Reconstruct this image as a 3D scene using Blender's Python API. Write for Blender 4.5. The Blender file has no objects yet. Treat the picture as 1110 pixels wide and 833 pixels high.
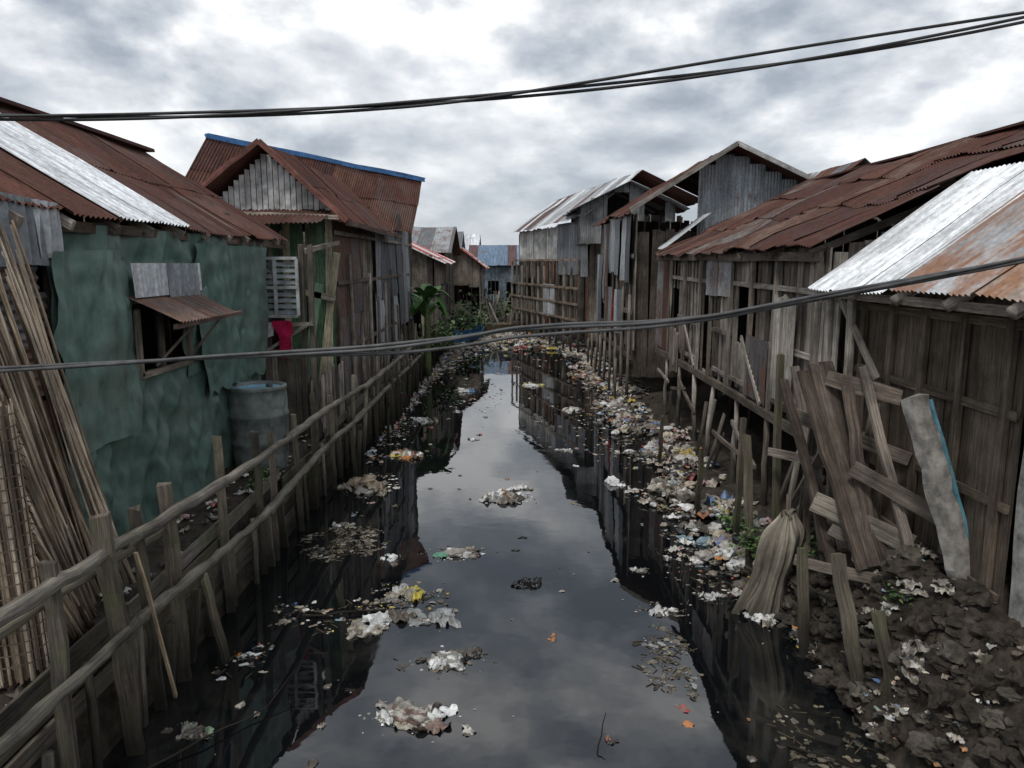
import bpy, bmesh, math, random
import numpy as np
from mathutils import Vector, Matrix, noise
random.seed(11)
Rn=random.uniform
def V3(*a): return Vector(a)
scene=bpy.context.scene

# ---------------------------------------------------------------- mesh builder
class MB:
    def __init__(s): s.v=[];s.f=[];s.c=[];s.uv=[];s.n=0;s.sm=[]
    def add(s,verts,faces,col,uvs,smooth=False):
        b=s.n
        s.v.extend([tuple(p) for p in verts]); s.n+=len(verts)
        for i,f in enumerate(faces):
            s.f.append(tuple(b+k for k in f))
            s.c.append(col[i] if isinstance(col,list) else col)
            s.uv.extend(uvs[i]); s.sm.append(smooth)
    def build(s,name,mat,parent=None):
        me=bpy.data.meshes.new(name); me.from_pydata(s.v,[],s.f)
        uvl=me.uv_layers.new(name='UVMap')
        uvl.data.foreach_set('uv',np.array(s.uv,dtype=np.float32).ravel())
        ca=me.color_attributes.new('Col','FLOAT_COLOR','CORNER')
        arr=[]
        for f,c in zip(s.f,s.c): arr.extend([(c[0],c[1],c[2],1.0)]*len(f))
        ca.data.foreach_set('color',np.array(arr,dtype=np.float32).ravel())
        me.polygons.foreach_set('use_smooth',s.sm)
        me.materials.append(mat); me.update()
        ob=bpy.data.objects.new(name,me); scene.collection.objects.link(ob)
        if parent: ob.parent=parent
        return ob
def empty(name,loc=(0,0,0)):
    e=bpy.data.objects.new(name,None); scene.collection.objects.link(e); e.empty_display_size=.3
    return e
def vc(c,a=.15):
    k=Rn(1-a,1+a); return (c[0]*k,c[1]*k,c[2]*k)
def beam(mb,p1,p2,A,w,h,col,segs=1,jit=0.0,taper=1.0):
    p1=Vector(p1);p2=Vector(p2);d=(p2-p1);L=d.length
    if L<1e-4:return
    d.normalize();A=Vector(A);A=(A-d*A.dot(d))
    if A.length<1e-3: A=Vector((1,0,0))-d*d.x
    A.normalize();B=d.cross(A);vs=[]
    for i in range(segs+1):
        t=i/segs;k=1+(taper-1)*t
        if segs>2: k*=Rn(.92,1.08)
        c=p1+d*(L*t)+(A*Rn(-jit,jit)+B*Rn(-jit,jit) if 0<i<segs else Vector((0,0,0)))
        e=[Rn(-.02,.02) if (i==0 or i==segs) and L>.4 else 0 for _ in range(4)]
        for q,(a,b) in enumerate(((-1,-1),(1,-1),(1,1),(-1,1))):
            vs.append(c+A*(a*w*k/2)+B*(b*h*k/2)+d*e[q])
    ou,ov=Rn(0,50),Rn(0,50);per=[0,w,w+h,2*w+h,2*w+2*h];F=[];U=[]
    for i in range(segs):
        for q in range(4):
            F.append((i*4+q,i*4+(q+1)%4,(i+1)*4+(q+1)%4,(i+1)*4+q))
            v0=ov+L*i/segs;v1=ov+L*(i+1)/segs
            U.append([(ou+per[q],v0),(ou+per[q+1],v0),(ou+per[q+1],v1),(ou+per[q],v1)])
    F.append((3,2,1,0));U.append([(ou,ov),(ou+w,ov),(ou+w,ov+.01),(ou,ov+.01)])
    k=segs*4;F.append((k,k+1,k+2,k+3));U.append([(ou,ov),(ou+w,ov),(ou+w,ov+.01),(ou,ov+.01)])
    mb.add(vs,F,col,U)
def pole(mb,p1,p2,r1,r2,col,n=7,segs=4,jit=.01,bend=0.0,knob=.1):
    p1=Vector(p1);p2=Vector(p2);d=p2-p1;L=d.length;d.normalize()
    A=d.orthogonal().normalized();B=d.cross(A);vs=[];F=[];U=[];bd=Vector((Rn(-1,1),Rn(-1,1),Rn(-1,1)))*bend
    for i in range(segs+1):
        t=i/segs;r=(r1+(r2-r1)*t)*Rn(1-knob,1+knob);c=p1+d*L*t+bd*math.sin(math.pi*t)+(A*Rn(-jit,jit)+B*Rn(-jit,jit) if 0<i<segs else Vector((0,0,0)))
        for q in range(n):
            a=2*math.pi*q/n;rr=r*Rn(1-knob,1+knob);vs.append(c+A*math.cos(a)*rr+B*math.sin(a)*rr)
    ou,ov=Rn(0,50),Rn(0,50);cc=2*math.pi*r1/n
    for i in range(segs):
        for q in range(n):
            F.append((i*n+q,i*n+(q+1)%n,(i+1)*n+(q+1)%n,(i+1)*n+q))
            v0=ov+L*i/segs;v1=ov+L*(i+1)/segs
            U.append([(ou+q*cc,v0),(ou+q*cc+cc,v0),(ou+q*cc+cc,v1),(ou+q*cc,v1)])
    for base,rev in ((0,True),(segs*n,False)):
        f=[base+q for q in range(n)]
        if rev:f=f[::-1]
        F.append(tuple(f));U.append([(ou+q*.01,ov) for q in range(n)])
    mb.add(vs,F,col,U,True)
def planks(mb,O,U,V,W,H,pw,cols,th=.025,gap=.008,topj=.04,botj=.02,miss=0.0,off=.01,holes=(),topf=None):
    O=Vector(O);U=Vector(U).normalized();V=Vector(V).normalized();N=U.cross(V);u=0
    while u<W-.01:
        w=min(pw*Rn(.65,1.3),W-u)
        if random.random()>=miss:
            uc=u+w/2;top=(topf(uc) if topf else H)+Rn(-topj,topj);lean=U*Rn(-.012,.012)*H
            segs=[(Rn(-botj,botj),top)]
            for (a,b,c,dd) in holes:
                if a<uc<b: segs=[(segs[0][0],c),(dd,top)]
            n=N*Rn(-off,off);col=vc(random.choice(cols),.25)
            for (v0,v1) in segs:
                if v1-v0>.05: beam(mb,O+U*uc+V*v0+n,O+U*uc+V*v1+n+lean,U,max(w-gap,.02),th,col)
        u+=w
def corr(mb,O,U,V,W,H,colf,sw=.85,rows=1,pitch=.085,amp=.014,vseg=4,lift=.014,warp=.03,edge=.06,up=None,topj=0.0):
    O=Vector(O);U=Vector(U).normalized();V=Vector(V).normalized();N=U.cross(V).normalized()
    up=Vector(up) if up else Vector((0,0,1))
    if N.dot(up)<0:N=-N
    step=sw-.05;ci=0;u0=0.0
    while u0<W-.02:
        wd=min(sw,W-u0)
        for r in range(rows):
            v0=r*H/rows-(.12 if r else Rn(0,topj)); v1=(r+1)*H/rows+(Rn(-edge,edge) if r==rows-1 else Rn(0,.08))
            nu=max(2,int(wd/pitch*6));col=vc(colf(u0/W,(r+.5)/rows),.22)
            base=(rows-1-r)*lift+(ci%2)*.006+Rn(0,.004);tl=Rn(-.02,.02)*warp*10;ou,ov=Rn(0,30),Rn(0,30)
            vs=[];F=[];UV=[]
            for j in range(vseg+1):
                vv=v0+(v1-v0)*j/vseg
                for i in range(nu+1):
                    uu=u0+wd*i/nu
                    p=O+U*uu+V*vv
                    nz=noise.noise(p*.55)*warp+noise.noise(p*1.9)*warp*.3
                    curl=(abs(i/nu-.5)*2)**4*warp*.25*(j/vseg)
                    p=p+N*(base+nz+curl+amp*math.sin(2*math.pi*uu/pitch)+tl*(j/vseg-.5)*.3)
                    vs.append(p)
            for j in range(vseg):
                for i in range(nu):
                    a=j*(nu+1)+i;F.append((a,a+1,a+nu+2,a+nu+1))
                    x0=ou+wd*i/nu;x1=ou+wd*(i+1)/nu;y0=ov+(v1-v0)*j/vseg;y1=ov+(v1-v0)*(j+1)/vseg
                    UV.append([(x0,y0),(x1,y0),(x1,y1),(x0,y1)])
            mb.add(vs,F,col,UV,True)
        u0+=step;ci+=1
def tarp(mb,O,U,V,W,H,col,res=.07,wr=.05,holes=(),N=None,seed=0,ragged=.0):
    O=Vector(O);U=Vector(U).normalized();V=Vector(V).normalized();N=Vector(N) if N else U.cross(V)
    nu=int(W/res);nv=int(H/res);vs=[];F=[];UV=[]
    for j in range(nv+1):
        for i in range(nu+1):
            u=W*i/nu;v=H*j/nv
            if j==0: v-=ragged*abs(noise.noise(Vector((u*3,seed,1))))*2
            if i in (0,nu): u+=ragged*noise.noise(Vector((v*3,seed,i)))
            p=O+U*u+V*v
            w2=v+.25*u
            d=(.5-abs(noise.noise(Vector((u*.9+v*.35+seed,v*.35,seed)))))*wr*1.0
            d+=(.4-abs(noise.noise(Vector((u*2.4-v*.9,w2*.7,seed+9)))))*wr*.6
            d+=(.3-abs(noise.noise(Vector((u*3.5+v*2.6,v*2.0-u,seed+19)))))*wr*.22
            d+=noise.noise(Vector((u*6,v*1.2,seed+3)))*wr*.22*(v/H)+noise.noise(Vector((u*2,v*5,seed)))*wr*.16
            vs.append(p+N*d)
    for j in range(nv):
        for i in range(nu):
            u=W*(i+.5)/nu;v=H*(j+.5)/nv
            if any(a<u<b and c<v<d for a,b,c,d in holes):continue
            a=j*(nu+1)+i;F.append((a,a+1,a+nu+2,a+nu+1))
            UV.append([(u,v),(u+res,v),(u+res,v+res),(u,v+res)])
    mb.add(vs,F,col,UV,True)
ICO={}
def ico(sub):
    if sub not in ICO:
        bm=bmesh.new();bmesh.ops.create_icosphere(bm,subdivisions=sub,radius=1)
        bm.verts.ensure_lookup_table()
        ICO[sub]=([v.co.copy() for v in bm.verts],[tuple(x.index for x in f.verts) for f in bm.faces]);bm.free()
    return ICO[sub]
def blob(mb,c,r,sc,col,sub=2,nz=.35,fr=1.3,smooth=False,col2=None):
    vs,fs=ico(sub);c=Vector(c);s=Vector((Rn(0,99),Rn(0,99),Rn(0,99)));rz=Matrix.Rotation(Rn(0,6.28),3,'Z')
    out=[]
    for v in vs:
        k=1+nz*noise.noise(v*fr+s)*1.6+nz*.7*(abs(noise.noise(v*fr*2.7+s))-.2)+nz*.25*noise.noise(v*fr*6+s)
        p=rz@Vector((v.x*sc[0]*k,v.y*sc[1]*k,v.z*sc[2]*k))*r
        out.append(c+p)
    ou=Rn(0,40)
    cc=col if not col2 else [col2 if noise.noise(vs[f[0]]*2.2+s)>.08 else col for f in fs]
    mb.add(out,fs,cc,[[(out[i].x+ou,out[i].y+out[i].z) for i in f] for f in fs],smooth)
def crump(mb,c,sx,sy,col,n=4,h=.3,col2=None):
    c=Vector(c);M=Matrix.Rotation(Rn(0,6.28),3,'Z')@Matrix.Rotation(Rn(-.2,.2),3,'X');s=Vector((Rn(0,99),Rn(0,99),0))
    vs=[];F=[];UV=[];cols=[]
    jt=.3 if n<6 else .08
    for j in range(n+1):
        for i in range(n+1):
            a=i/n-.5;b=j/n-.5
            m=max(abs(a),abs(b));l=math.hypot(a,b);rd=(m/l if l>1e-5 else 1)
            th=math.atan2(b,a)
            rr=(1+.55*noise.noise(Vector((math.cos(th)*1.2,math.sin(th)*1.2,5))+s)+.35*noise.noise(Vector((math.cos(th)*3.5,math.sin(th)*3.5,5))+s))*rd
            z=(abs(noise.noise(Vector((a*2.6,b*2.6,2))+s))*1.5+.5*(abs(noise.noise(Vector((a*6,b*6,2))+s)))-.16-.55*l)*h*min(sx,sy)
            p=M@Vector((a*sx*rr+Rn(-1,1)*sx/n*jt,b*sy*rr+Rn(-1,1)*sy/n*jt,z))
            vs.append(c+p)
    for j in range(n):
        for i in range(n):
            a=j*(n+1)+i;F.append((a,a+1,a+n+2,a+n+1));UV.append([(i,j),(i+1,j),(i+1,j+1),(i,j+1)])
            cols.append(col2 if (col2 and noise.noise(Vector((i*3.5/n,j*3.5/n,0))+s)>.05) else col)
    mb.add(vs,F,cols,UV,n>5)

# ---------------------------------------------------------------- materials
def newmat(name):
    m=bpy.data.materials.new(name);m.use_nodes=True;nt=m.node_tree
    return m,nt,nt.nodes['Principled BSDF']
def st(nt,sock,val):
    if isinstance(val,bpy.types.NodeSocket): nt.links.new(val,sock)
    else:
        if hasattr(sock.default_value,'__len__') and len(sock.default_value)==4 and len(val)==3: val=(*val,1)
        sock.default_value=val
def mixc(nt,fac,a,b,blend='MIX'):
    n=nt.nodes.new('ShaderNodeMix');n.data_type='RGBA';n.blend_type=blend
    st(nt,n.inputs[0],fac);st(nt,n.inputs[6],a);st(nt,n.inputs[7],b);return n.outputs[2]
def ramp(nt,fac,stops):
    n=nt.nodes.new('ShaderNodeValToRGB');cr=n.color_ramp
    while len(cr.elements)<len(stops):cr.elements.new(.5)
    for e,(p,c) in zip(cr.elements,stops):
        e.position=p;e.color=(c,c,c,1) if not hasattr(c,'__len__') else (*c,1)
    st(nt,n.inputs[0],fac);return n.outputs[0]
def nz(nt,vec,scale,detail=5,rough=.55,dist=0.0,mapping=None):
    if mapping:
        mp=nt.nodes.new('ShaderNodeMapping');mp.inputs['Scale'].default_value=mapping;nt.links.new(vec,mp.inputs[0]);vec=mp.outputs[0]
    n=nt.nodes.new('ShaderNodeTexNoise');nt.links.new(vec,n.inputs['Vector'])
    n.inputs['Scale'].default_value=scale;n.inputs['Detail'].default_value=detail;n.inputs['Roughness'].default_value=rough;n.inputs['Distortion'].default_value=dist
    return n.outputs['Fac']
def mth(nt,op,a,b=0.0,clamp=False):
    n=nt.nodes.new('ShaderNodeMath');n.operation=op;n.use_clamp=clamp;st(nt,n.inputs[0],a);st(nt,n.inputs[1],b);return n.outputs[0]
def coords(nt):
    t=nt.nodes.new('ShaderNodeTexCoord');g=nt.nodes.new('ShaderNodeNewGeometry')
    a=nt.nodes.new('ShaderNodeAttribute');a.attribute_name='Col'
    s=nt.nodes.new('ShaderNodeSeparateXYZ');nt.links.new(g.outputs['Position'],s.inputs[0])
    return t.outputs['UV'],g.outputs['Position'],a.outputs['Color'],s.outputs['Z']
def bump(nt,bs,h,strength,dist):
    b=nt.nodes.new('ShaderNodeBump');b.inputs['Strength'].default_value=strength;b.inputs['Distance'].default_value=dist
    nt.links.new(h,b.inputs['Height']);nt.links.new(b.outputs[0],bs.inputs['Normal'])
def wood_mat(name,moss=0.0,wet_shade=.7):
    m,nt,bs=newmat(name);uv,pos,col,z=coords(nt)
    g=nz(nt,uv,1,6,.65,.4,(34,1.4,1));f=nz(nt,uv,1,4,.65,0,(150,5,1));s=nz(nt,pos,1.6,6,.65)
    c=mixc(nt,1,col,ramp(nt,g,[(.3,.45),(.5,1.0),(.68,1.5)]),'MULTIPLY')
    c=mixc(nt,1,c,ramp(nt,f,[(.32,.55),(.6,1.2)]),'MULTIPLY')
    c=mixc(nt,1,c,ramp(nt,s,[(.34,(.48,.47,.46)),(.62,(1.3,1.28,1.26))]),'MULTIPLY')
    if moss:
        mm=nz(nt,pos,3.2,6,.65);c=mixc(nt,mth(nt,'MULTIPLY',ramp(nt,mm,[(.45,0),(.62,1)]),moss),c,(.07,.085,.035))
    w=mth(nt,'ADD',mth(nt,'MULTIPLY',z,-1.5),mth(nt,'ADD',mth(nt,'MULTIPLY',s,.9),.75*wet_shade),True)
    c=mixc(nt,mth(nt,'MULTIPLY',w,.85),c,(.014,.013,.010))  # low dark band: water-level damp, plus painted under-floor shade in weathered_wood
    nt.links.new(c,bs.inputs['Base Color']);bs.inputs['Roughness'].default_value=.85
    bs.inputs['Specular IOR Level'].default_value=.25
    bump(nt,bs,mth(nt,'ADD',g,mth(nt,'MULTIPLY',f,.4)),.6,.012);return m
def metal_mat(name,rust=.5,rc=(.10,.045,.028),rough=.6,met=.0,spec=.3,tint=(1,1,1)):
    m,nt,bs=newmat(name);uv,pos,col,z=coords(nt)
    st_=nz(nt,uv,1,5,.6,.2,(9,.8,1));pt=nz(nt,pos,1.3,7,.65,.3);fi=nz(nt,pos,14,4,.6)
    c=mixc(nt,1,col,ramp(nt,st_,[(.3,.55),(.5,1.0),(.72,1.55)]),'MULTIPLY')
    c=mixc(nt,1,c,ramp(nt,fi,[(.3,.7),(.65,1.2)]),'MULTIPLY')
    k=mth(nt,'ADD',mth(nt,'MULTIPLY',pt,.55),mth(nt,'MULTIPLY',st_,.45))
    lo=.66-.28*rust
    k2=ramp(nt,k,[(lo,0),(lo+.09,1)])
    rcol=mixc(nt,fi,(rc[0]*.5,rc[1]*.5,rc[2]*.5),(rc[0]*1.6,rc[1]*1.6,rc[2]*1.6))
    c=mixc(nt,mth(nt,'MULTIPLY',k2,.85),c,rcol)
    g2=nz(nt,pos,.7,5,.6,.5)
    c=mixc(nt,mth(nt,'MULTIPLY',ramp(nt,g2,[(.54,0),(.7,1)]),.35),c,(.16,.145,.135))
    nt.links.new(c,bs.inputs['Base Color']);bs.inputs['Roughness'].default_value=rough;bs.inputs['Metallic'].default_value=met
    bs.inputs['Specular IOR Level'].default_value=spec
    bump(nt,bs,fi,.15,.004);return m
def plain_mat(name,rough=.7,dirt=.5,spec=.4,scale=6,bmp=.3,stain=None,bd=.01):
    m,nt,bs=newmat(name);uv,pos,col,z=coords(nt)
    s=nz(nt,pos,scale,6,.65);b=nz(nt,pos,scale*.25,4,.6)
    c=mixc(nt,1,col,ramp(nt,s,[(.3,1-dirt),(.62,1.12)]),'MULTIPLY')
    c=mixc(nt,1,c,ramp(nt,b,[(.3,1-dirt*.6),(.6,1.1)]),'MULTIPLY')
    if stain:
        q=nz(nt,pos,.9,8,.68,.5);c=mixc(nt,mth(nt,'MULTIPLY',ramp(nt,q,[(.47,0),(.68,1)]),.6),c,stain)
        q3=nz(nt,pos,2.6,8,.72,.2);c=mixc(nt,mth(nt,'MULTIPLY',ramp(nt,q3,[(.56,0),(.66,1)]),.45),c,(.05,.06,.05))
        q2=nz(nt,uv,1,4,.6,0,(6,.5,1));c=mixc(nt,1,c,ramp(nt,q2,[(.3,.72),(.6,1.1)]),'MULTIPLY')
    nt.links.new(c,bs.inputs['Base Color']);bs.inputs['Roughness'].default_value=rough
    bs.inputs['Specular IOR Level'].default_value=spec
    bump(nt,bs,s,bmp,bd);return m
M_wood=wood_mat('weathered_wood',0,1.45);M_dry=wood_mat('dry_weathered_wood',0,.5);M_moss=wood_mat('mossy_wet_wood',.65,1.0)  # weathered_wood: band raised past the damp zone to paint shade among the stilts
M_rust=metal_mat('rusted_roofing',.75,(.085,.036,.026),.8,0,.2)
M_galv=metal_mat('galvanised_sheet',.35,(.13,.075,.05),.5,.15,.4)
M_galvr=metal_mat('rusty_galvanised_sheet',.62,(.15,.07,.042),.6,.1,.3)
M_white=metal_mat('white_roofing',.15,(.32,.25,.19),.5,0,.4)
M_plain=plain_mat('painted_surface',.7,.5);M_tarp=plain_mat('tarpaulin',.5,.22,.4,6,.3,(.15,.165,.145),.01)
M_plastic=plain_mat('litter_plastic',.38,.45,.5,14,.3);M_conc=plain_mat('weathered_concrete',.9,.6,.2,7,.8)
M_rock=plain_mat('rubble_earth',.8,.7,.3,9,1.0,None,.03);M_cloth=plain_mat('cloth',.9,.3,.1,12,.3)
M_leaf=plain_mat('leaf',.55,.4,.3,7,.2);M_bamboo=wood_mat('bamboo_cane',0,.3)

WG=[(.24,.21,.18),(.17,.145,.122),(.31,.28,.245),(.12,.103,.088),(.205,.172,.142)]
WD=[(.105,.088,.073),(.075,.063,.053),(.14,.118,.098)]
WL=[(.38,.35,.305),(.31,.28,.24),(.45,.42,.375)]
RU=[(.105,.048,.037),(.125,.055,.041),(.08,.041,.035),(.14,.07,.052),(.11,.065,.055)]
GA=[(.35,.375,.395),(.24,.26,.28),(.44,.46,.475),(.16,.175,.188)]
WH=[(.80,.82,.83),(.70,.72,.74)]
rc=lambda L:(lambda u,v:random.choice(L))

# ---------------------------------------------------------------- ground
def ss(a,b,x):
    t=max(0,min(1,(x-a)/(b-a)));return t*t*(3-2*t)
def gh(x,y):
    n=noise.noise(Vector((x*1.3,y*1.3,0)))*.10+noise.noise(Vector((x*4,y*4,5)))*.05
    bed=-.45
    if x<-3.2: h=bed+(1.0-bed)*ss(-3.22,-3.5,x)
    elif x<2: h=bed
    else:
        xe=x+ss(31,42,y)*1.2
        near=1-ss(8.6,11,y)
        hn=bed+(1.1-bed)*ss(2.6,4.0,xe)+.24*noise.noise(Vector((x*2,y*2,9)))*ss(2.8,3.3,x)
        hf=bed+(.12-bed)*ss(2.5,3.5,xe)+.6*ss(3.6,7,xe)
        h=hn*near+hf*(1-near)
    e=ss(38,46,y); tgt=.12+.5*ss(46,54,y)
    if h<tgt: h=h*(1-e)+tgt*e
    if y>60: n*=.3
    return h+n
def axis(segs):
    out=[]
    for a,b,n in segs: out+=list(np.linspace(a,b,n,endpoint=False))
    out.append(segs[-1][1]);return out
xs=axis([(-400,-60,8),(-60,-10,12),(-10,-3.6,24),(-3.6,-3.0,10),(-3.0,2.2,14),(2.2,5.2,90),(5.2,12,22),(12,60,12),(60,400,8)])
ys=axis([(-30,1,12),(1,4,10),(4,12,230),(12,50,150),(50,80,20),(80,500,16)])
mb=MB();vs=[]
for y in ys:
    for x in xs:
        z=gh(x,y)
        if 2.2<x<5 and 3<y<12: z+=noise.noise(Vector((x*6,y*6,2)))*.09+abs(noise.noise(Vector((x*13,y*13,4))))*.07
        vs.append((x,y,z))
nx=len(xs);F=[];UV=[]
for j in range(len(ys)-1):
    for i in range(nx-1):
        a=j*nx+i;F.append((a,a+1,a+nx+1,a+nx));UV.append([(vs[k][0],vs[k][1]) for k in (a,a+1,a+nx+1,a+nx)])
mb.add(vs,F,(.058,.046,.034),UV,True);mb.build('ground',M_rock)

# water
m,nt,bs=newmat('dark_canal_water');uv,pos,col,z=coords(nt)
scum=nz(nt,pos,.55,7,.62,.6);fine=nz(nt,pos,5,6,.7)
sm=ramp(nt,mth(nt,'ADD',mth(nt,'MULTIPLY',scum,.75),mth(nt,'MULTIPLY',fine,.25)),[(.53,0),(.68,1)])
nt.links.new(mixc(nt,mth(nt,'MULTIPLY',sm,.5),(.005,.006,.007),(.045,.043,.035)),bs.inputs['Base Color'])
nt.links.new(mth(nt,'ADD',mth(nt,'MULTIPLY',sm,.08),.012),bs.inputs['Roughness'])
bs.inputs['IOR'].default_value=1.85
bump(nt,bs,nz(nt,pos,1.4,3,.5),.022,.1)
mb=MB();mb.add([(-3.6,-20,0),(12,-20,0),(12,70,0),(-3.6,70,0)],[(0,1,2,3)],(0,0,0),[[(0,0),(1,0),(1,1),(0,1)]]);mb.build('canal_water',m)

# ---------------------------------------------------------------- left retaining wall + rail fence
mb=MB()
y=1.5
while y<41:
    L=Rn(1.6,2.6)
    for z0 in (.02,.22,.42,.62,.82,1.0):
        if random.random()<.12:continue
        beam(mb,(-3.36+Rn(-.03,.03),y,z0+Rn(-.02,.02)),(-3.36+Rn(-.03,.03),y+L-.03,z0+Rn(-.03,.03)),(0,0,1),Rn(.15,.19),.03,vc(random.choice(WG),.3),3,.006)
    y+=L
for y in np.arange(1.6,41,.6):
    r=Rn(.035,.055)
    if random.random()<.5: beam(mb,(-3.26+Rn(-.05,.05),y+Rn(-.2,.2),-.4),(-3.27+Rn(-.06,.06),y+Rn(-.2,.2),Rn(.6,1.15)),(1,0,0),Rn(.08,.13),Rn(.04,.07),vc(random.choice(WG),.3),3,.012)
    else: pole(mb,(-3.26+Rn(-.05,.05),y,-.4),(-3.26,y+Rn(-.1,.1),Rn(.6,1.15)),r,r*.85,vc(random.choice(WG),.3))
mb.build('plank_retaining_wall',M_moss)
fe=empty('wooden_rail_fence')
mb=MB()
for (y,x,zt,ly,w) in [(3.9,-3.2,1.9,.0,.11),(4.75,-3.15,2.0,-.05,.10),(5.35,-3.12,2.12,.25,.13),(6.0,-3.2,1.95,.2,.09),(6.55,-3.2,2.0,.1,.12),(8.0,-3.28,2.1,.05,.10),(9.1,-3.25,1.9,.02,.09),(9.6,-3.22,1.8,-.05,.08),(10.6,-3.2,1.8,.1,.08),(11.8,-3.25,1.9,0,.09),(12.8,-3.2,1.7,0,.08)]:
    beam(mb,(x+.02,y+ly,-.5),(x,y,zt),(1,.3,0),w,w*.7,vc(random.choice([WG[1],WG[3],WG[4]]),.2),8,.014)
y=13.5
while y<40:
    pole(mb,(-3.2+Rn(-.05,.05),y,-.4),(-3.2+Rn(-.1,.1),y+Rn(-.1,.1),Rn(1.4,2.1)),.05,.04,vc(random.choice(WG),.3));y+=Rn(.6,1.1)
mb.build('posts',M_moss,fe)
mb=MB()
top=[(3.0,1.86),(6.0,1.76),(10.3,1.6),(15.5,1.42),(21,1.4),(27,1.4),(33,1.35),(39,1.3)]
for (a,za),(b,zb) in zip(top,top[1:]):
    pole(mb,(-3.1+Rn(-.03,.03),a-.35,za+.02),(-3.12+Rn(-.03,.03),b+.2,zb),.062,.042,vc((.215,.195,.168),.1),9,20,.012,.05,.12)
pole(mb,(-3.3,3.2,1.72),(-3.22,6.6,1.55),.05,.04,vc((.2,.18,.14),.15),8,10,.012,.02,.12)
low=[(2.8,1.28),(5.9,1.1),(9.2,.9),(14.5,.95),(20,1.0),(27,1.0),(34,.95)]
for (a,za),(b,zb) in zip(low,low[1:]):
    pole(mb,(-3.04+Rn(-.03,.03),a-.3,za+.02),(-3.06+Rn(-.03,.03),b+.25,zb),.058,.042,vc((.18,.165,.14),.1),9,20,.012,.05,.12)
mb.build('rails',wood_mat('rail_wood',.3,.2),fe)
mb=MB();beam(mb,(-2.98,5.55,1.75),(-2.95,5.95,.25),(1,0,0),.025,.025,(.50,.38,.26),4,.008);mb.build('leaning_stick',M_dry)
mb=MB();beam(mb,(-2.98,6.75,1.0),(-2.88,6.9,.05),(0,1,0),.12,.03,(.27,.23,.17),5,.01);mb.build('broken_plank',M_moss)

# ---------------------------------------------------------------- tarp shack (left, near)
H=empty('tarp_covered_shack')
mb=MB();mw=MB()
sl=V3(2.5,0,-1.55)
f=rc(RU)
corr(mb,(-6.5,4.4,6.02),(0,1,-.012),sl,3.25,2.94,f,rows=2,warp=.07)
corr(mb,(-6.5,9.15,5.97),(0,1,-.012),sl,4.4,2.94,f,rows=2,warp=.07)
corr(mw,(-6.5,7.6,6.02),(0,1,-.012),sl,1.65,2.96,rc(WH),rows=1,warp=.04)
corr(mb,(-6.5,4.4,6.0),(0,1,-.012),V3(-2.5,0,-1.55),9.2,2.94,f,rows=2)
beam(mb,(-6.5,4.3,6.07),(-6.5,13.6,5.97),(1,0,0),.3,.05,(.07,.035,.03),6,.01)
mb.build('roof',M_rust,H);mw.build('white_roof_sheets',M_white,H)
mb=MB();TG=(.098,.165,.138)
tarp(mb,(-4.2,6.55,.95),(0,1,0),(0,0,1),5.7,3.42,TG,.035,.21,holes=[(1.45,2.65,1.85,2.6)],ragged=.05)
tarp(mb,(-4.08,9.55,2.3),(0,1,0),(0,0,1),2.6,1.95,(.085,.15,.124),.04,.14,seed=4,ragged=.08)
tarp(mb,(-4.08,6.5,2.2),(0,1,.03),(0,0,1),1.35,1.9,(.108,.175,.147),.04,.14,seed=8,ragged=.08)
tarp(mb,(-4.1,6.7,2.6),(0,1,0),(0,0,1),3.6,.14,(.07,.125,.105),.04,.05,holes=[(1.3,2.5,0,9)],seed=14,ragged=.03)
mb.build('green_tarpaulin',M_tarp,H)
mb=MB()
planks(mb,(-8.8,4.5,.9),(0,1,0),(0,0,1),8,3.7,.2,WD)
planks(mb,(-8.8,12.2,.9),(1,0,0),(0,0,1),4.6,3.6,.2,WD,topf=lambda u:3.6+1.35*(1-abs(u-2.3)/2.3))
planks(mb,(-8.8,4.6,.9),(1,0,0),(0,0,1),4.6,3.6,.2,WD,topf=lambda u:3.6+1.35*(1-abs(u-2.3)/2.3))
for y in np.arange(4.8,12.3,1.05): pole(mb,(-4.3,y,.8),(-4.3,y,4.4),.05,.045,vc(random.choice(WG)))
for y in np.arange(4.6,13.6,.75): beam(mb,(-6.3,y,5.75),(-3.98,y,4.33),(0,1,0),.05,.09,vc(random.choice(WG)))
beam(mb,(-4.12,4.5,4.36),(-4.12,13.6,4.3),(0,0,1),.1,.05,(.12,.09,.07),8,.01)
beam(mb,(-4.05,7.95,2.78),(-4.05,9.25,2.78),(0,0,1),.06,.05,(.2,.17,.14));beam(mb,(-4.05,7.98,2.78),(-4.05,7.98,3.5),(0,1,0),.06,.05,(.2,.17,.14))
beam(mb,(-4.05,9.22,2.78),(-4.05,9.22,3.5),(0,1,0),.06,.05,(.2,.17,.14))
beam(mb,(-4.05,8.35,2.85),(-3.66,8.5,3.3),(0,1,0),.03,.025,(.22,.19,.16));beam(mb,(-4.05,9.15,2.8),(-3.62,9.3,3.38),(0,1,0),.03,.025,(.22,.19,.16))
beam(mb,(-3.58,7.85,3.33),(-3.5,9.55,3.37),(0,0,1),.05,.04,(.13,.09,.07),4,.01)
mb.build('frame',M_dry,H)
mb=MB();mr=MB()
corr(mr,(-4.1,7.85,3.63),(0,1,0),V3(.6,0,-.28),1.7,.66,rc([(.16,.11,.09),(.13,.09,.075)]),warp=.04)
corr(mb,(-4.02,7.85,4.0),(0,1,0),(0,0,-1),1.75,.38,rc(GA[:3]),up=(1,0,0),warp=.05,amp=.01,edge=.1)
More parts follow.
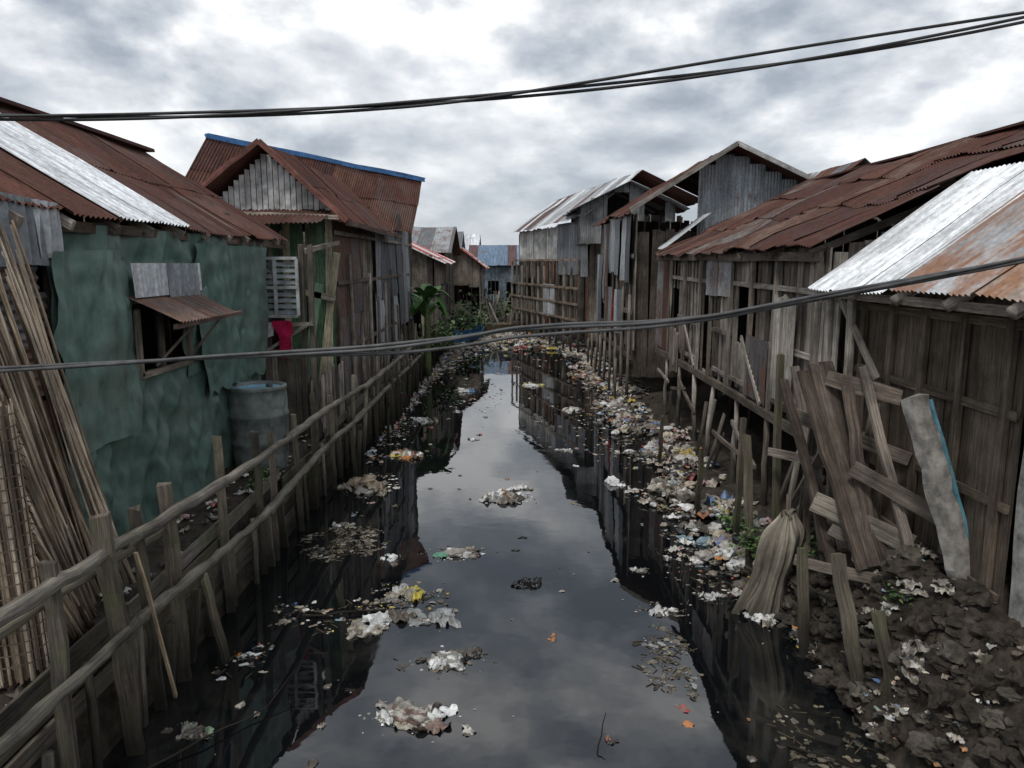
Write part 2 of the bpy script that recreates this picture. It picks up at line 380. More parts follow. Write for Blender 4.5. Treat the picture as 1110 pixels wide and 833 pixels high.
corr(mb,(-4.08,4.5,4.62),(0,1,-.04),(.02,0,-1),2.3,.55,rc(GA[:3]),sw=.7,up=(1,0,0),warp=.16,pitch=.11,amp=.02,vseg=8)
corr(mr,(-4.14,4.5,4.15),(0,0,-1),(0,1,0),1.3,2.05,rc([(.13,.12,.12),(.16,.10,.08),(.2,.19,.19)]),sw=.45,up=(1,0,0),warp=.06)
corr(mr,(-4.12,4.5,2.8),(0,1,0),(0,0,-1),2.1,1.9,rc([(.13,.055,.04),(.1,.045,.035),(.10,.09,.09)]),sw=.6,up=(1,0,0),warp=.06)
mb.build('galvanised_patches',M_galv,H);mr.build('rusted_patches',M_galvr,H)

# bamboo
mb=MB();BC=[(.54,.44,.33),(.46,.37,.27),(.62,.52,.41),(.30,.23,.17),(.50,.42,.33),(.17,.13,.10)]
for i in range(135):
    t=i/135;yb=5.35+1.25*t;k=Rn(0,.14)
    pole(mb,(-3.72+k+.1*math.sin(t*7),yb+Rn(-.08,.08),1.0),(-4.03+k*.5,yb-.55-.55*(1-t)+Rn(-.16,.16),4.2+Rn(-.6,.4)),Rn(.008,.017),Rn(.007,.012),vc(random.choice(BC),.25),5,5,.008,.02)
mb.build('bamboo_poles',M_bamboo)
B=empty('rolled_bamboo_mat');mb=MB()
for i in range(60):
    a=i*.38;r=.07+.0022*i
    beam(mb,(-3.58+r*math.cos(a),4.98+r*math.sin(a),1.05),(-3.62+r*math.cos(a),4.93+r*math.sin(a),3.05+Rn(-.03,.03)),(-math.sin(a),math.cos(a),0),.02,.006,vc(random.choice(BC),.2))
mb.build('slats',M_bamboo,B)
mb=MB()
for z in np.arange(1.2,3.05,.085):
    n=20;vs=[];F=[];UV=[];cx=-3.58-.02*(z-1.05);cy=4.98-.025*(z-1.05)
    for i in range(n):
        a=6.283*i/n
        for dz in (-.005,.005): vs.append((cx+.212*math.cos(a),cy+.212*math.sin(a),z+dz+.004*math.sin(a*3+z*9)))
    for i in range(n):
        j=(i+1)%n;F.append((2*i,2*j,2*j+1,2*i+1));UV.append([(0,0)]*4)
    mb.add(vs,F,(.2,.155,.11),UV)
mb.build('bindings',M_bamboo,B)

# water barrel
def lathe(mb,c,prof,col,n=40):
    vs=[];F=[];UV=[]
    for r,z in prof:
        for i in range(n):
            a=6.2832*i/n;vs.append((c[0]+r*math.cos(a),c[1]+r*math.sin(a),c[2]+z))
    for j in range(len(prof)-1):
        for i in range(n):
            k=(i+1)%n;F.append((j*n+i,j*n+k,(j+1)*n+k,(j+1)*n+i));UV.append([(i/n,prof[j][1])]*4)
    mb.add(vs,F,col,UV,True)
B=empty('plastic_water_barrel');mb=MB();c=(-3.72,10.65,1.0)
lathe(mb,c,[(.33,0),(.37,.03),(.385,.2),(.40,.38),(.415,.40),(.415,.44),(.40,.46),(.41,.62),(.41,.78),(.425,.80),(.425,.84),(.41,.86),(.405,1.1),(.39,1.18),(.405,1.19),(.405,1.24),(.375,1.25),(.36,1.19)],(.17,.19,.18))
mb.build('body',M_plain,B);mb=MB()
lathe(mb,c,[(.355,1.2),(.2,1.215),(.0,1.22)],(.19,.34,.44));lathe(mb,(c[0]+.17,c[1],c[2]),[(.05,1.21),(.05,1.26),(0,1.265)],(.05,.06,.07),12)
mb.build('lid',M_plain,B)

# ---------------------------------------------------------------- porch/shutter annex
H=empty('timber_porch');mb=MB()
for x in (-4.45,-3.55,-3.4):
    beam(mb,(x,12.5,.9),(x+.03,12.5,4.3),(1,0,0),.08,.07,vc(random.choice(WG)))
planks(mb,(-4.9,12.55,1.0),(1,0,0),(0,0,1),1.4,1.45,.13,WG+WD,topj=.08,miss=.08)
planks(mb,(-3.42,12.4,.95),(0,1,0),(0,0,1),2.4,1.0,.16,WD+WG,topj=.15,miss=.15)
for z in (2.5,2.95): beam(mb,(-4.6,12.44,z),(-3.35,12.44,z+.04),(0,0,1),.06,.05,vc(WL[1]))
beam(mb,(-4.2,12.4,2.5),(-3.4,12.4,3.0),(0,0,1),.05,.04,vc(WG[2]))
planks(mb,(-6,14.7,1),(1,0,0),(0,0,1),1.2,3.6,.2,WD)
beam(mb,(-3.45,12.5,4.2),(-3.45,14.9,4.4),(0,0,1),.08,.06,vc(WG[0]))
mb.build('timber',M_dry,H)
mb=MB()
x0,x1,z0,z1=-4.32,-3.58,3.12,4.08
for x in (x0,x1,(x0+x1)/2): beam(mb,(x,12.42,z0),(x,12.42,z1),(1,0,0),.05,.04,(.42,.43,.42))
for z in (z0,z1,z0+.48): beam(mb,(x0,12.41,z),(x1,12.41,z),(0,0,1),.05,.035,(.40,.41,.40))
for i in range(9): beam(mb,(x0,12.46,z0+.06+i*.1),(x1,12.46,z0+.06+i*.1),(0,.5,1),.075,.01,vc((.20,.23,.24),.25))
mb.build('shutter',M_plain,H)
mb=MB();tarp(mb,(-3.92,12.36,2.5),(1,0,0),(0,0,1),.24,.55,(.34,.014,.06),.02,.12,ragged=.15);tarp(mb,(-4.3,12.37,2.8),(1,0,0),(0,0,1),.3,.22,(.5,.48,.5),.03,.08,ragged=.1);mb.build('hanging_cloth',M_cloth,H)

# ---------------------------------------------------------------- gabled tin house (left, 2nd)
H=empty('gabled_tin_house')
mb=MB()
corr(mb,(-4.75,14.4,6.22),(0,1,0),V3(1.6,0,-1.45),6.8,2.15,rc(RU),rows=2,warp=.09)
corr(mb,(-4.75,14.4,6.2),(0,1,0),V3(-1.8,0,-1.3),6.8,2.3,rc(RU),rows=2)
corr(mb,(-7.95,20.0,7.25),V3(4.95,5.5,-.52),V3(-.1,-2,-1.75),7.4,2.75,rc(RU+[(.16,.08,.055)]),rows=2,warp=.09)
corr(mb,(-7.95,20.0,7.2),V3(4.95,5.5,-.52),V3(-1.5,1.6,-1.9),7.4,2.9,rc(RU),rows=1)
corr(mb,(-6.6,14.9,5.05),(1,0,0),V3(0,-1.2,-.35),3.1,1.2,rc(RU),warp=.07)
mb.build('roof',M_rust,H)
mb=MB();beam(mb,(-7.97,20.02,7.31),(-2.98,25.56,6.79),(0,0,1),.05,.2,(.07,.20,.44),8,.02);beam(mb,(-7.9,19.85,7.24),(-2.92,25.4,6.72),(0,0,1),.09,.03,(.07,.20,.44),8,.02)
mb.build('blue_ridge_flashing',M_plain,H)
mb=MB()
y=14.75;xq0=-5.95;xq1=-3.5;ap=-4.75;zb=5.02;za=6.12;x=xq0
while x<xq1:
    xc=x+.055;t=(xc-xq0)/(ap-xq0) if xc<ap else (xq1-xc)/(xq1-ap)
    beam(mb,(xc,y+Rn(-.006,.006),zb+Rn(-.03,.02)),(xc,y,zb+max(.03,(za-zb)*t)),(1,0,0),.094,.03,vc(random.choice([(.66,.66,.64),(.58,.58,.57),(.72,.71,.69),(.45,.44,.42)]),.12));x+=.11
mb.build('gable_slats',M_plain,H)
mb=MB()
beam(mb,(-4.75,14.38,6.26),(-3.15,14.38,4.8),(0,1,0),.06,.10,(.22,.10,.08),5,.01);beam(mb,(-4.75,14.38,6.26),(-6.3,14.38,5.12),(0,1,0),.06,.10,(.22,.10,.08),5,.01)
beam(mb,(-6.4,14.36,4.98),(-3.3,14.36,4.86),(0,0,1),.09,.05,(.36,.31,.26),5,.01)
beam(mb,(-3.15,14.4,4.76),(-3.12,21.2,4.72),(0,0,1),.1,.05,(.12,.08,.06),6,.01)
for x,c in ((-5.3,(.35,.32,.2)),(-4.55,(.48,.44,.29)),(-3.72,(.48,.45,.33))):
    beam(mb,(x,14.86,.9),(x+.12,14.8,4.9),(1,0,0),.12,.06,c)
planks(mb,(-6.6,15.0,.9),(1,0,0),(0,0,1),3.0,4.1,.17,[(.14,.25,.15),(.17,.29,.18),(.22,.29,.2),(.28,.28,.22)],topj=.05,holes=[(1.4,2.1,.2,2.7)])
beam(mb,(-3.95,14.75,1.0),(-3.45,14.75,4.2),(1,0,0),.13,.04,(.42,.38,.27));beam(mb,(-4.25,14.7,1.2),(-3.8,14.7,3.6),(1,0,0),.15,.04,(.2,.32,.21));beam(mb,(-4.4,14.7,3.5),(-3.5,14.7,3.3),(0,0,1),.12,.04,(.38,.35,.26))
for z in (2.2,3.6,4.6): beam(mb,(-3.52,15,z),(-3.52,26,z+.02),(0,0,1),.08,.05,vc(random.choice(WG)))
for y in np.arange(15,26.2,1.1): pole(mb,(-3.45,y,-.3),(-3.5,y,2.2+Rn(0,2.3)),.055,.045,vc(random.choice(WG)))
planks(mb,(-7.5,26,.9),(1,0,0),(0,0,1),4,5.3,.22,WD);planks(mb,(-7.8,18,.9),(0,1,0),(0,0,1),8,4.5,.22,WD)
planks(mb,(-3.62,17.6,.9),(0,1,0),(0,0,1),1.6,3.8,.16,WG);planks(mb,(-3.62,22.8,.9),(0,1,0),(0,0,1),3.2,4.2,.16,WD+WG)
mb.build('timber',M_dry,H)
mb=MB();mg=MB()
corr(mb,(-3.58,15,4.85),(0,1,0),(0,0,-1),2.6,3.9,rc([(.13,.12,.12),(.12,.08,.07),(.18,.17,.17)]),rows=2,up=(1,0,0),warp=.1)
corr(mg,(-3.55,19.2,4.9),(0,1,0),(0,0,-1),3.8,3.6,rc([(.28,.30,.32),(.14,.15,.16),(.40,.42,.44)]),rows=2,up=(1,0,0),warp=.1)
corr(mg,(-3.5,23.0,5.5),(0,1,0),(0,0,-1),2.6,3.4,rc([(.36,.38,.40),(.17,.18,.19)]),rows=1,up=(1,0,0),warp=.1)
mb.build('rusted_wall_sheets',M_galvr,H);mg.build('galvanised_wall_sheets',M_galv,H)

# ---------------------------------------------------------------- generic far house
def house(name,x0,x1,y0,y1,z0,zw,zr,axis_,roofc,wallc,roofmat,side='planks',ov=.4):
    H=empty(name);mb=MB();mr=MB()
    fx=(x0+x1)/2;fy=(y0+y1)/2
    tx=(lambda u:(zw-z0)+(zr-zw)*(1-abs(u-(x1-x0)/2)/((x1-x0)/2))*.95) if axis_=='y' else None
    ty=(lambda u:(zw-z0)+(zr-zw)*(1-abs(u-(y1-y0)/2)/((y1-y0)/2))*.95) if axis_=='x' else None
    hx=[(.3*(x1-x0),.3*(x1-x0)+.8,1.0,2.1),(.65*(x1-x0),.65*(x1-x0)+.8,0.0,2.0)]
    planks(mb,(x0,y0,z0),(1,0,0),(0,0,1),x1-x0,zw-z0,.25,wallc,topf=tx,holes=hx)
    planks(mb,(x0,y1,z0),(1,0,0),(0,0,1),x1-x0,zw-z0,.25,wallc,topf=tx)
    planks(mb,(x0,y0,z0),(0,1,0),(0,0,1),y1-y0,zw-z0,.25,wallc,topf=ty)
    planks(mb,(x1,y0,z0),(0,1,0),(0,0,1),y1-y0,zw-z0,.25,wallc,topf=ty,holes=[(1.2,2.1,1.2,2.2)])
    if axis_=='y':
        for s in (-1,1):
            hw=(x1-x0)/2+ov;dz=(zr-zw)*hw/((x1-x0)/2);corr(mr,(fx,y0-ov,zr),(0,1,0),V3(s*hw,0,-dz),y1-y0+2*ov,math.hypot(hw,dz),rc(roofc),rows=1,vseg=3,pitch=.12,warp=.08)
    else:
        for s in (-1,1):
            hw=(y1-y0)/2+ov;dz=(zr-zw)*hw/((y1-y0)/2);corr(mr,(x0-ov,fy,zr),(1,0,0),V3(0,s*hw,-dz),x1-x0+2*ov,math.hypot(hw,dz),rc(roofc),rows=1,vseg=3,pitch=.12,warp=.08)
    mb.build('walls',M_dry,H);mr.build('roof',roofmat,H);return H
house('striped_roof_house',-7,-3.0,29,34,.9,4.2,5.1,'y',[(.45,.08,.06),(.65,.65,.65),(.35,.06,.05)],WG,M_white)
house('tin_roof_house',-9,-3.2,35,41,.8,4.6,5.8,'x',GA+RU,WD,M_galvr)
house('tin_roof_house',-4.2,-1.9,44,49,.6,4.0,4.9,'y',[(.4,.07,.05),(.6,.6,.6)],WG,M_white)
house('blue_tin_house',-3.2,.9,60,66,.5,4.0,5.5,'x',[(.14,.20,.28),(.16,.24,.34),(.11,.055,.05)],[(.22,.28,.33),(.16,.2,.24)],M_galv)
house('tin_roof_house',-9,-4.2,56,62,.5,4.8,6.4,'x',GA,WG,M_galv)
house('tin_roof_house',-8.5,-3.6,72,80,.5,5.0,6.9,'x',WH,WG,M_white)
house('tin_roof_house',1.2,8,56,64,.5,4.6,6.0,'y',RU,WD,M_rust)
house('tin_roof_house',8.3,13.5,24,32,.8,5.0,7.2,'y',RU+GA,WG,M_galvr)
house('tin_roof_house',-15,-9.6,26,34,.8,4.6,6.2,'y',RU,WD,M_rust)
house('tin_roof_house',-28,-18,30,42,.8,4.6,6.2,'x',RU,WD,M_rust)
house('tin_roof_house',15,26,26,40,.8,4.6,6.2,'x',RU,WD,M_rust)
for i,x in enumerate((-26,-17,-11,10,17,27)):
    house('tin_roof_house',x,x+7,70+i*2,78+i*2,.5,4.4,6,'x',RU+GA,WD,M_galvr)

# ---------------------------------------------------------------- right: long plank house on stilts
H=empty('stilted_plank_house')
mb=MB()
sl=V3(-4.05,0,-1.8);LL=sl.length
corr(mb,(7.9,9.3,6.05),(0,1,0),sl,10.9,LL+.08,rc(RU+[(.17,.11,.085),(.085,.05,.045),(.19,.17,.155)]),rows=3,warp=.16,edge=.13,lift=.022)
corr(mb,(7.9,9.3,6.03),(0,1,0),V3(4,0,-1.8),10.9,LL,rc(RU),rows=2)
beam(mb,(7.9,9.2,6.1),(7.9,20.3,6.1),(1,0,0),.35,.04,(.085,.042,.032),6,.01)
mb.build('roof',M_rust,H)
mb=MB();x=4.05
planks(mb,(x,9.5,1.8),(0,1,0),(0,0,1),10.5,2.4,.16,WG+WL[:2]+[WG[2],WD[0],WG[0]],topj=.02,botj=.14,miss=.05,off=.025,holes=[(2.9,3.8,.8,1.8),(5.3,6.1,0.0,1.75),(8.4,9.2,.8,1.6)])
planks(mb,(x,20,1.55),(1,0,0),(0,0,1),7.6,2.7,.19,WG,topf=lambda u:2.7+1.7*(1-abs(u-3.85)/3.85))
planks(mb,(x,9.5,1.2),(1,0,0),(0,0,1),7.6,2.9,.19,WG,topf=lambda u:2.9+1.7*(1-abs(u-3.85)/3.85))
planks(mb,(11.6,9.5,.5),(0,1,0),(0,0,1),10.5,3.8,.25,WD)
planks(mb,(4.1,9.5,1.72),(0,1,0),(1,0,0),10.5,7.5,.3,WD,gap=.002)
for z,a,b in ((1.95,9.5,14.6),(1.95,15.8,20),(2.75,9.5,12.3),(2.72,13.4,14.7),(3.62,9.5,20),(2.7,15.7,17.8)): beam(mb,(x-.06,a,z),(x-.05,b,z+Rn(-.05,.05)),(0,0,1),.08,.04,vc(random.choice(WG[:3])),8,.012)
beam(mb,(x-.1,9.4,1.7),(x-.1,20,1.68),(0,0,1),.13,.1,(.12,.1,.08),8,.01)
for y in (9.6,11.2,12.3,13.5,14.75,15.7,17.0,18.6,19.9):
    beam(mb,(x-.1,y,1.6),(x-.09,y+Rn(-.08,.08),4.1),(0,1,0),Rn(.07,.12),.06,vc(random.choice(WG[:3])),3,.01)
for y in np.arange(9.7,20.2,1.5):
    pole(mb,(x-.12+Rn(-.15,.08),y+Rn(-.25,.25),-.3),(x-.1,y+Rn(-.1,.1),Rn(1.6,1.75)),Rn(.04,.07),.045,vc(random.choice(WG[1:3]+WL[:1]),.3),7,5,.02)
    for xx in (5.2,6.4): pole(mb,(xx,y+Rn(-.3,.3),-.1),(xx,y,1.65),.05,.05,vc(random.choice(WD)))
    beam(mb,(6.5,y,5.2),(3.85,y,4.12),(0,1,0),.06,.1,vc(random.choice(WG)))
for i in range(6):
    y=Rn(9.5,20);beam(mb,(3.8+Rn(-.15,.2),y,Rn(-.2,.1)),(3.95,y+Rn(-.5,.5),Rn(.8,1.5)),(0,1,0),Rn(.06,.13),.03,vc(random.choice(WG+WD)),3,.01)
for i in range(5):
    y=Rn(9.5,18.5);beam(mb,(3.82,y,Rn(.7,1.3)),(3.85,y+Rn(.8,2),Rn(.7,1.4)),(0,0,1),.07,.04,vc(random.choice(WG)),3,.01)
planks(mb,(7.2,9.5,.2),(0,1,0),(0,0,1),10.5,1.5,.22,[(.03,.026,.022)])  # near-black back boards: darkness beneath the floor put into their colour
beam(mb,(3.92,9.5,4.08),(3.92,20.2,4.14),(0,0,1),.12,.05,(.15,.12,.1),8,.01)
beam(mb,(3.92,11.5,1.8),(3.92,12.6,2.75),(0,0,1),.08,.03,vc(WL[0]));beam(mb,(3.92,16.9,2.7),(3.92,15.8,1.8),(0,0,1),.08,.03,vc(WG[2]))
planks(mb,(3.9,10.2,2.0),(0,1,.02),(0,0,1),.8,1.5,.13,WL,off=.006)
planks(mb,(3.9,17.3,1.5),(0,1,.02),(0,0,1),.9,.95,.16,WL+WG,off=.006,topj=.15,botj=.15)
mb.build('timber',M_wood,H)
mb=MB();corr(mb,(3.93,13.4,4.15),(0,1,0),(0,0,-1),1.6,.75,rc(GA),up=(-1,0,0),warp=.05);corr(mb,(3.93,18.5,4.1),(0,1,0),(0,0,-1),1.5,2.3,rc([(.14,.08,.06),(.2,.2,.2)]),up=(-1,0,0),warp=.05)
corr(mb,(3.93,11.3,2.8),(0,1,.03),(0,0,-1),.95,1.0,rc([(.14,.09,.07),(.12,.11,.11)]),up=(-1,0,0),warp=.05)
mb.build('patch_sheets',M_galvr,H)

# ---------------------------------------------------------------- right near shack
H=empty('panelled_plank_shack')
mb=MB();mw=MB();sl=V3(-1.85,0,-1.36);LL=sl.length
corr(mw,(5.6,7.45,5.08),(0,1,0),sl,1.85,LL+.05,rc([(.82,.84,.85),(.76,.78,.80)]),sw=.66,rows=1,warp=.05,edge=.03)
corr(mb,(5.6,3.6,5.07),(0,1,0),sl,3.95,LL,lambda u,v:random.choice([(.50,.51,.52),(.44,.35,.29),(.50,.52,.53)]),rows=1,warp=.06)
corr(mb,(5.6,3.6,5.05),(0,1,0),V3(1.85,0,-1.1),5.7,2.2,rc(RU),rows=1)
mw.build('white_roof_sheets',M_white,H);mb.build('rusty_roof_sheets',metal_mat('orange_rust_sheet',.8,(.26,.115,.05),.65,0,.3),H)
mb=MB();x=4.2
planks(mb,(x,5.95,1.0),(0,1,0),(0,0,1),3.5,2.75,.36,[(.115,.092,.071),(.095,.077,.06),(.14,.114,.088)],gap=.006,off=.006)
for y in (6.1,6.75,7.4,8.05,8.7,9.35): beam(mb,(x-.05,y,1.0),(x-.05,y,3.75),(0,1,0),.09,.05,vc((.155,.125,.097),.2))
for z in (1.15,1.95,2.75,3.5): beam(mb,(x-.04,5.95,z),(x-.04,9.4,z),(0,0,1),.08,.03,vc((.14,.115,.088)))
planks(mb,(x,9.42,1.0),(1,0,0),(0,0,1),2.8,2.8,.2,WD);planks(mb,(7.2,3.7,.9),(0,1,0),(0,0,1),5.7,2.9,.25,WD)
planks(mb,(x+.1,5.9,1.0),(1,0,0),(0,0,1),3,2.8,.2,WD)
for y in (9.05,8.3,7.35,6.45,5.6): pole(mb,(5.0,y,4.42),(3.78,y,3.62),.06,.055,vc(WG[2]))
for (y,zt) in ((9.1,3.7),(8.5,3.65)): pole(mb,(3.95,y,.6),(3.9,y,zt),.055,.05,vc(WG[2]))
beam(mb,(4.0,8.0,2.75),(3.86,8.75,3.62),(1,0,0),.06,.05,vc(WL[1]));beam(mb,(3.88,5.0,3.64),(3.86,9.2,3.64),(0,0,1),.09,.06,vc(WG[0]),5,.01)
planks(mb,(3.95,8.95,1.4),(0,1,0),(0,0,1),.75,2.1,.12,WL+WG)
mb.build('timber',M_dry,H)
mb=MB();beam(mb,(4.30,5.74,.6),(4.27,5.77,3.66),(1,0,0),.22,.2,(.40,.39,.36),8,.008);beam(mb,(4.27,5.72,2.95),(4.26,5.72,3.12),(1,0,0),.28,.26,(.33,.32,.3));mb.build('concrete_pillar',M_conc)
house('rusty_roof_house',6.6,12,3.5,8.6,.9,5.0,6.0,'x',[(.26,.15,.09),(.34,.21,.14)],WG,M_galvr,ov=.2)

# ---------------------------------------------------------------- right: gable loft house
H=empty('gable_loft_house')
mb=MB();mg=MB();mt=MB()
corr(mb,(6.05,20.6,7.15),(0,1,0),V3(-2.85,0,-1.75),9,3.34,rc(RU),rows=2,warp=.12)
corr(mb,(6.05,20.6,7.13),(0,1,0),V3(2.2,0,-1.0),9,2.4,rc(RU+GA),rows=1)
mb.build('roof',M_rust,H)
beam(mt,(6.05,20.55,7.17),(3.2,20.55,5.42),(0,1,0),.06,.12,(.22,.2,.18));beam(mt,(6.05,20.55,7.17),(8.25,20.55,6.17),(0,1,0),.06,.12,(.42,.42,.41))
x=5.2
while x<8.1:
    w=min(.5,8.1-x);xm=x+w/2;t=7.08-.61*abs(xm-6.05) if xm<6.05 else 7.08-.46*(xm-6.05)
    corr(mg,(x,21.2,t-.02),(1,0,0),(.0,0,-1),w,t-4.6,rc(GA[:2]+[(.24,.26,.28)]),sw=.5,up=(0,-1,0),warp=.04,vseg=2);x+=.45
corr(mg,(5.35,20.35,5.35),V3(0,1,0),V3(-1.3,0,-1.05),1.0,1.55,rc(WH),warp=.05)
planks(mt,(3.5,21.4,.7),(1,0,0),(0,0,1),1.9,4.2,.2,WD);planks(mt,(3.5,29.5,.7),(1,0,0),(0,0,1),4.7,4.9,.25,WD);planks(mt,(8.1,21,.7),(0,1,0),(0,0,1),8.5,5.2,.25,WD)
planks(mt,(3.5,21.2,1.3),(0,1,0),(0,0,1),8.4,4.1,.19,WD+WG,miss=.06,off=.02,topj=.05,botj=.25,holes=[(3.2,4.2,1.3,2.6),(6.2,6.9,0,1.9)])
for y in np.arange(21.3,30,1.3): pole(mt,(3.35,y,-.3),(3.38,y,Rn(1.2,5.3)),.055,.045,vc(random.choice(WG)))
for z in (1.3,2.6,4.2): beam(mt,(3.42,21.2,z),(3.42,29.6,z),(0,0,1),.12,.05,vc(random.choice(WG)))
for (y,z,w,h) in ((21.3,5.4,1.7,1.9),(23.3,5.35,2.3,1.7),(26,5.35,1.4,2.6),(22.6,3.2,1.3,1.4),(27.7,4.3,1.5,2.4),(25,3.2,1.5,1.5)):
    corr(mg,(3.36-Rn(0,.03),y,z),(0,1,Rn(-.03,.03)),(0,0,-1),w,h,rc(GA+[(.13,.08,.06)]),up=(-1,0,0),warp=.06)
for y in np.arange(21.6,29.8,1.3): pole(mt,(3.05,y,-.3),(3.05,y,1.0+Rn(-.2,.6)),.05,.04,vc(random.choice(WG)))
mg.build('galvanised_sheets',M_galv,H);mt.build('timber',M_wood,H)
mb=MB();tarp(mb,(3.28,24.2,1.9),(0,1,0),(0,0,1),.35,1.3,(.32,.04,.035),.06,.05);mb.build('hanging_red_cloth',M_cloth,H)

# ---------------------------------------------------------------- right far: balcony house
H=empty('balcony_tin_house');mb=MB();mg=MB()
A=V3(.45,43,0);Bv=V3(3.35,32.5,0);U=(Bv-A);W=U.length;Un=U.normalized()
eA=V3(.1,43.3,5.75);eB=V3(3.1,31.3,6.0);r=V3(2.4,.8,1.85)
corr(mg,eA+r,(eB-eA),-r,(eB-eA).length,r.length+.1,lambda u,v:random.choice([(.5,.52,.53),(.3,.31,.32),(.14,.09,.08),(.6,.62,.63)]),rows=1,warp=.08)
corr(mg,eA+r,(eB-eA),V3(3,.5,-1.3),(eB-eA).length,3.2,rc(RU),rows=1,warp=.05)
planks(mb,A+V3(0,0,4.2),Un,(0,0,1),W*.62,1.55,.22,[(.58,.58,.55),(.48,.48,.46),(.38,.37,.35)],off=.01)
planks(mb,A+V3(0,0,.6),Un,(0,0,1),W,3.5,.2,WD+[(.18,.09,.06)],miss=.25,holes=[(1,3,1.2,2.6),(5,6.5,1.2,2.4)])
planks(mb,A+V3(.5,.2,.6),Un,(0,0,1),W,5.1,.25,WD)
planks(mb,A,(1,0,0),(0,0,1),5,5.6,.25,WD);planks(mb,(3.35,32.5,.6),(1,0,0),(0,0,1),4,5.4,.25,WG)
Np=V3(-Un.y,Un.x,0)
if Np.y>0:Np=-Np
for k in range(12):
    q=A+Un*(k*W/11)+Np*.45;beam(mb,q+V3(0,0,-.3),q+V3(0,0,Rn(3.8,4.2)),Un,.09,.09,vc(random.choice(WG)))
for z in (1.5,2.2,2.9,4.15): beam(mb,A+Np*.5+V3(0,0,z),Bv+Np*.5+V3(0,0,z),(0,0,1),.1,.05,vc((.22,.17,.13)))
for k in range(46):
    q=A+Un*(k*W/46)+Np*.46;beam(mb,q+V3(0,0,1.5),q+V3(0,0,2.2),Un,.05,.03,vc(random.choice(WG)))
corr(mg,A+Un*(W*.62)+Np*.05+V3(0,0,5.85),Un,(0,0,-1),W*.38,2.4,rc(GA),up=tuple(Np),warp=.06)
corr(mg,A+Un*(W*.55)+Np*.5+V3(0,0,3.0),Un,(0,0,-1),1.8,1.5,rc(GA),up=tuple(Np),warp=.06)
mg.build('tin_sheets',M_galv,H);mb.build('timber',M_wood,H)
house('tin_roof_house',2.9,6.8,31.5,37,4.8,6.4,7.35,'y',[(.5,.52,.53),(.14,.07,.06)],[(.22,.23,.23),(.16,.16,.16)],M_galv,ov=.5)

# ---------------------------------------------------------------- right bank junk
mb=MB();DK=[(.115,.09,.072),(.15,.12,.098),(.088,.07,.057)]
for (a,b,w,c) in [((3.15,7.9,2.85),(3.5,6.95,1.0),.15,0),((3.27,7.9,2.92),(3.6,6.95,1.02),.14,1),((3.40,7.95,2.95),(3.72,7.0,1.05),.15,0),((3.05,8.2,2.7),(3.35,7.3,.9),.1,2),((3.5,7.6,2.75),(3.62,7.05,1.1),.12,1)]:
    beam(mb,a,b,(1,.2,0),w,.045,vc(DK[c],.15),7,.01)
beam(mb,(3.62,7.55,2.95),(3.92,6.85,1.1),(1,0,0),.09,.05,(.27,.235,.2),7,.008)
beam(mb,(3.35,7.75,2.8),(3.95,7.35,2.65),(0,0,1),.16,.03,(.23,.19,.155),3,.008)
beam(mb,(3.2,8.3,2.3),(4.1,7.4,2.0),(0,0,1),.15,.03,(.2,.17,.14),3,.008)
beam(mb,(3.45,7.25,1.95),(4.1,6.8,1.6),(0,0,1),.16,.035,(.2,.17,.14),3,.008)
beam(mb,(3.15,7.4,1.55),(3.95,6.95,1.25),(0,0,1),.2,.04,(.26,.235,.19),3,.008)
beam(mb,(3.3,7.3,1.28),(4.1,6.95,1.0),(0,0,1),.12,.04,(.22,.195,.16),3,.008)
beam(mb,(3.1,8.7,1.75),(3.9,8.0,1.7),(0,0,1),.1,.04,(.24,.2,.17),3,.008)
beam(mb,(2.95,7.3,.95),(3.9,6.7,.9),(0,0,1),.1,.05,(.2,.17,.14),4,.01)
for i in range(14): beam(mb,(3.5+Rn(-.2,.4),Rn(7.2,9.2),Rn(.6,1)),(3.6+Rn(-.2,.4),Rn(7.6,9.2),Rn(1.6,2.9)),(1,0,0),Rn(.05,.13),.03,vc(random.choice(WG+DK)),3,.01)
mb.build('leaning_planks',M_dry)
for (a,b,r) in [((3.2,6.05,-.2),(3.02,6.5,1.35),.06),((3.35,5.8,0),(3.2,6.05,1.0),.05),((3.72,5.25,.2),(3.7,5.3,1.0),.05),((3.1,9.0,-.2),(3.12,9.6,1.75),.05),((3.28,8.7,-.2),(3.3,9.0,2.9),.045),((3.15,9.9,-.3),(3.2,10,1.9),.04),((3.0,7.0,-.2),(3.0,7.25,1.1),.05),((2.95,11.3,-.3),(2.98,11.3,1.1),.04),((2.95,14.4,-.3),(3.0,14.4,1.0),.035)]:
    mb=MB();beam(mb,a,b,(1,.4,0),r*1.9,r*1.3,vc((.17,.145,.115),.25),6,.012);mb.build('wooden_post',M_moss)
S=empty('broken_concrete_slab');mb=MB()
beam(mb,(4.15,6.35,1.0),(3.74,6.75,2.78),(1,.4,0),.24,.10,(.36,.34,.31),14,.018);mb.build('slab',M_conc,S)
mb=MB();beam(mb,(4.27,6.42,1.15),(3.88,6.79,2.72),(1,.4,0),.035,.11,(.14,.34,.42),9,.006);mb.build('painted_edge',M_plain,S)
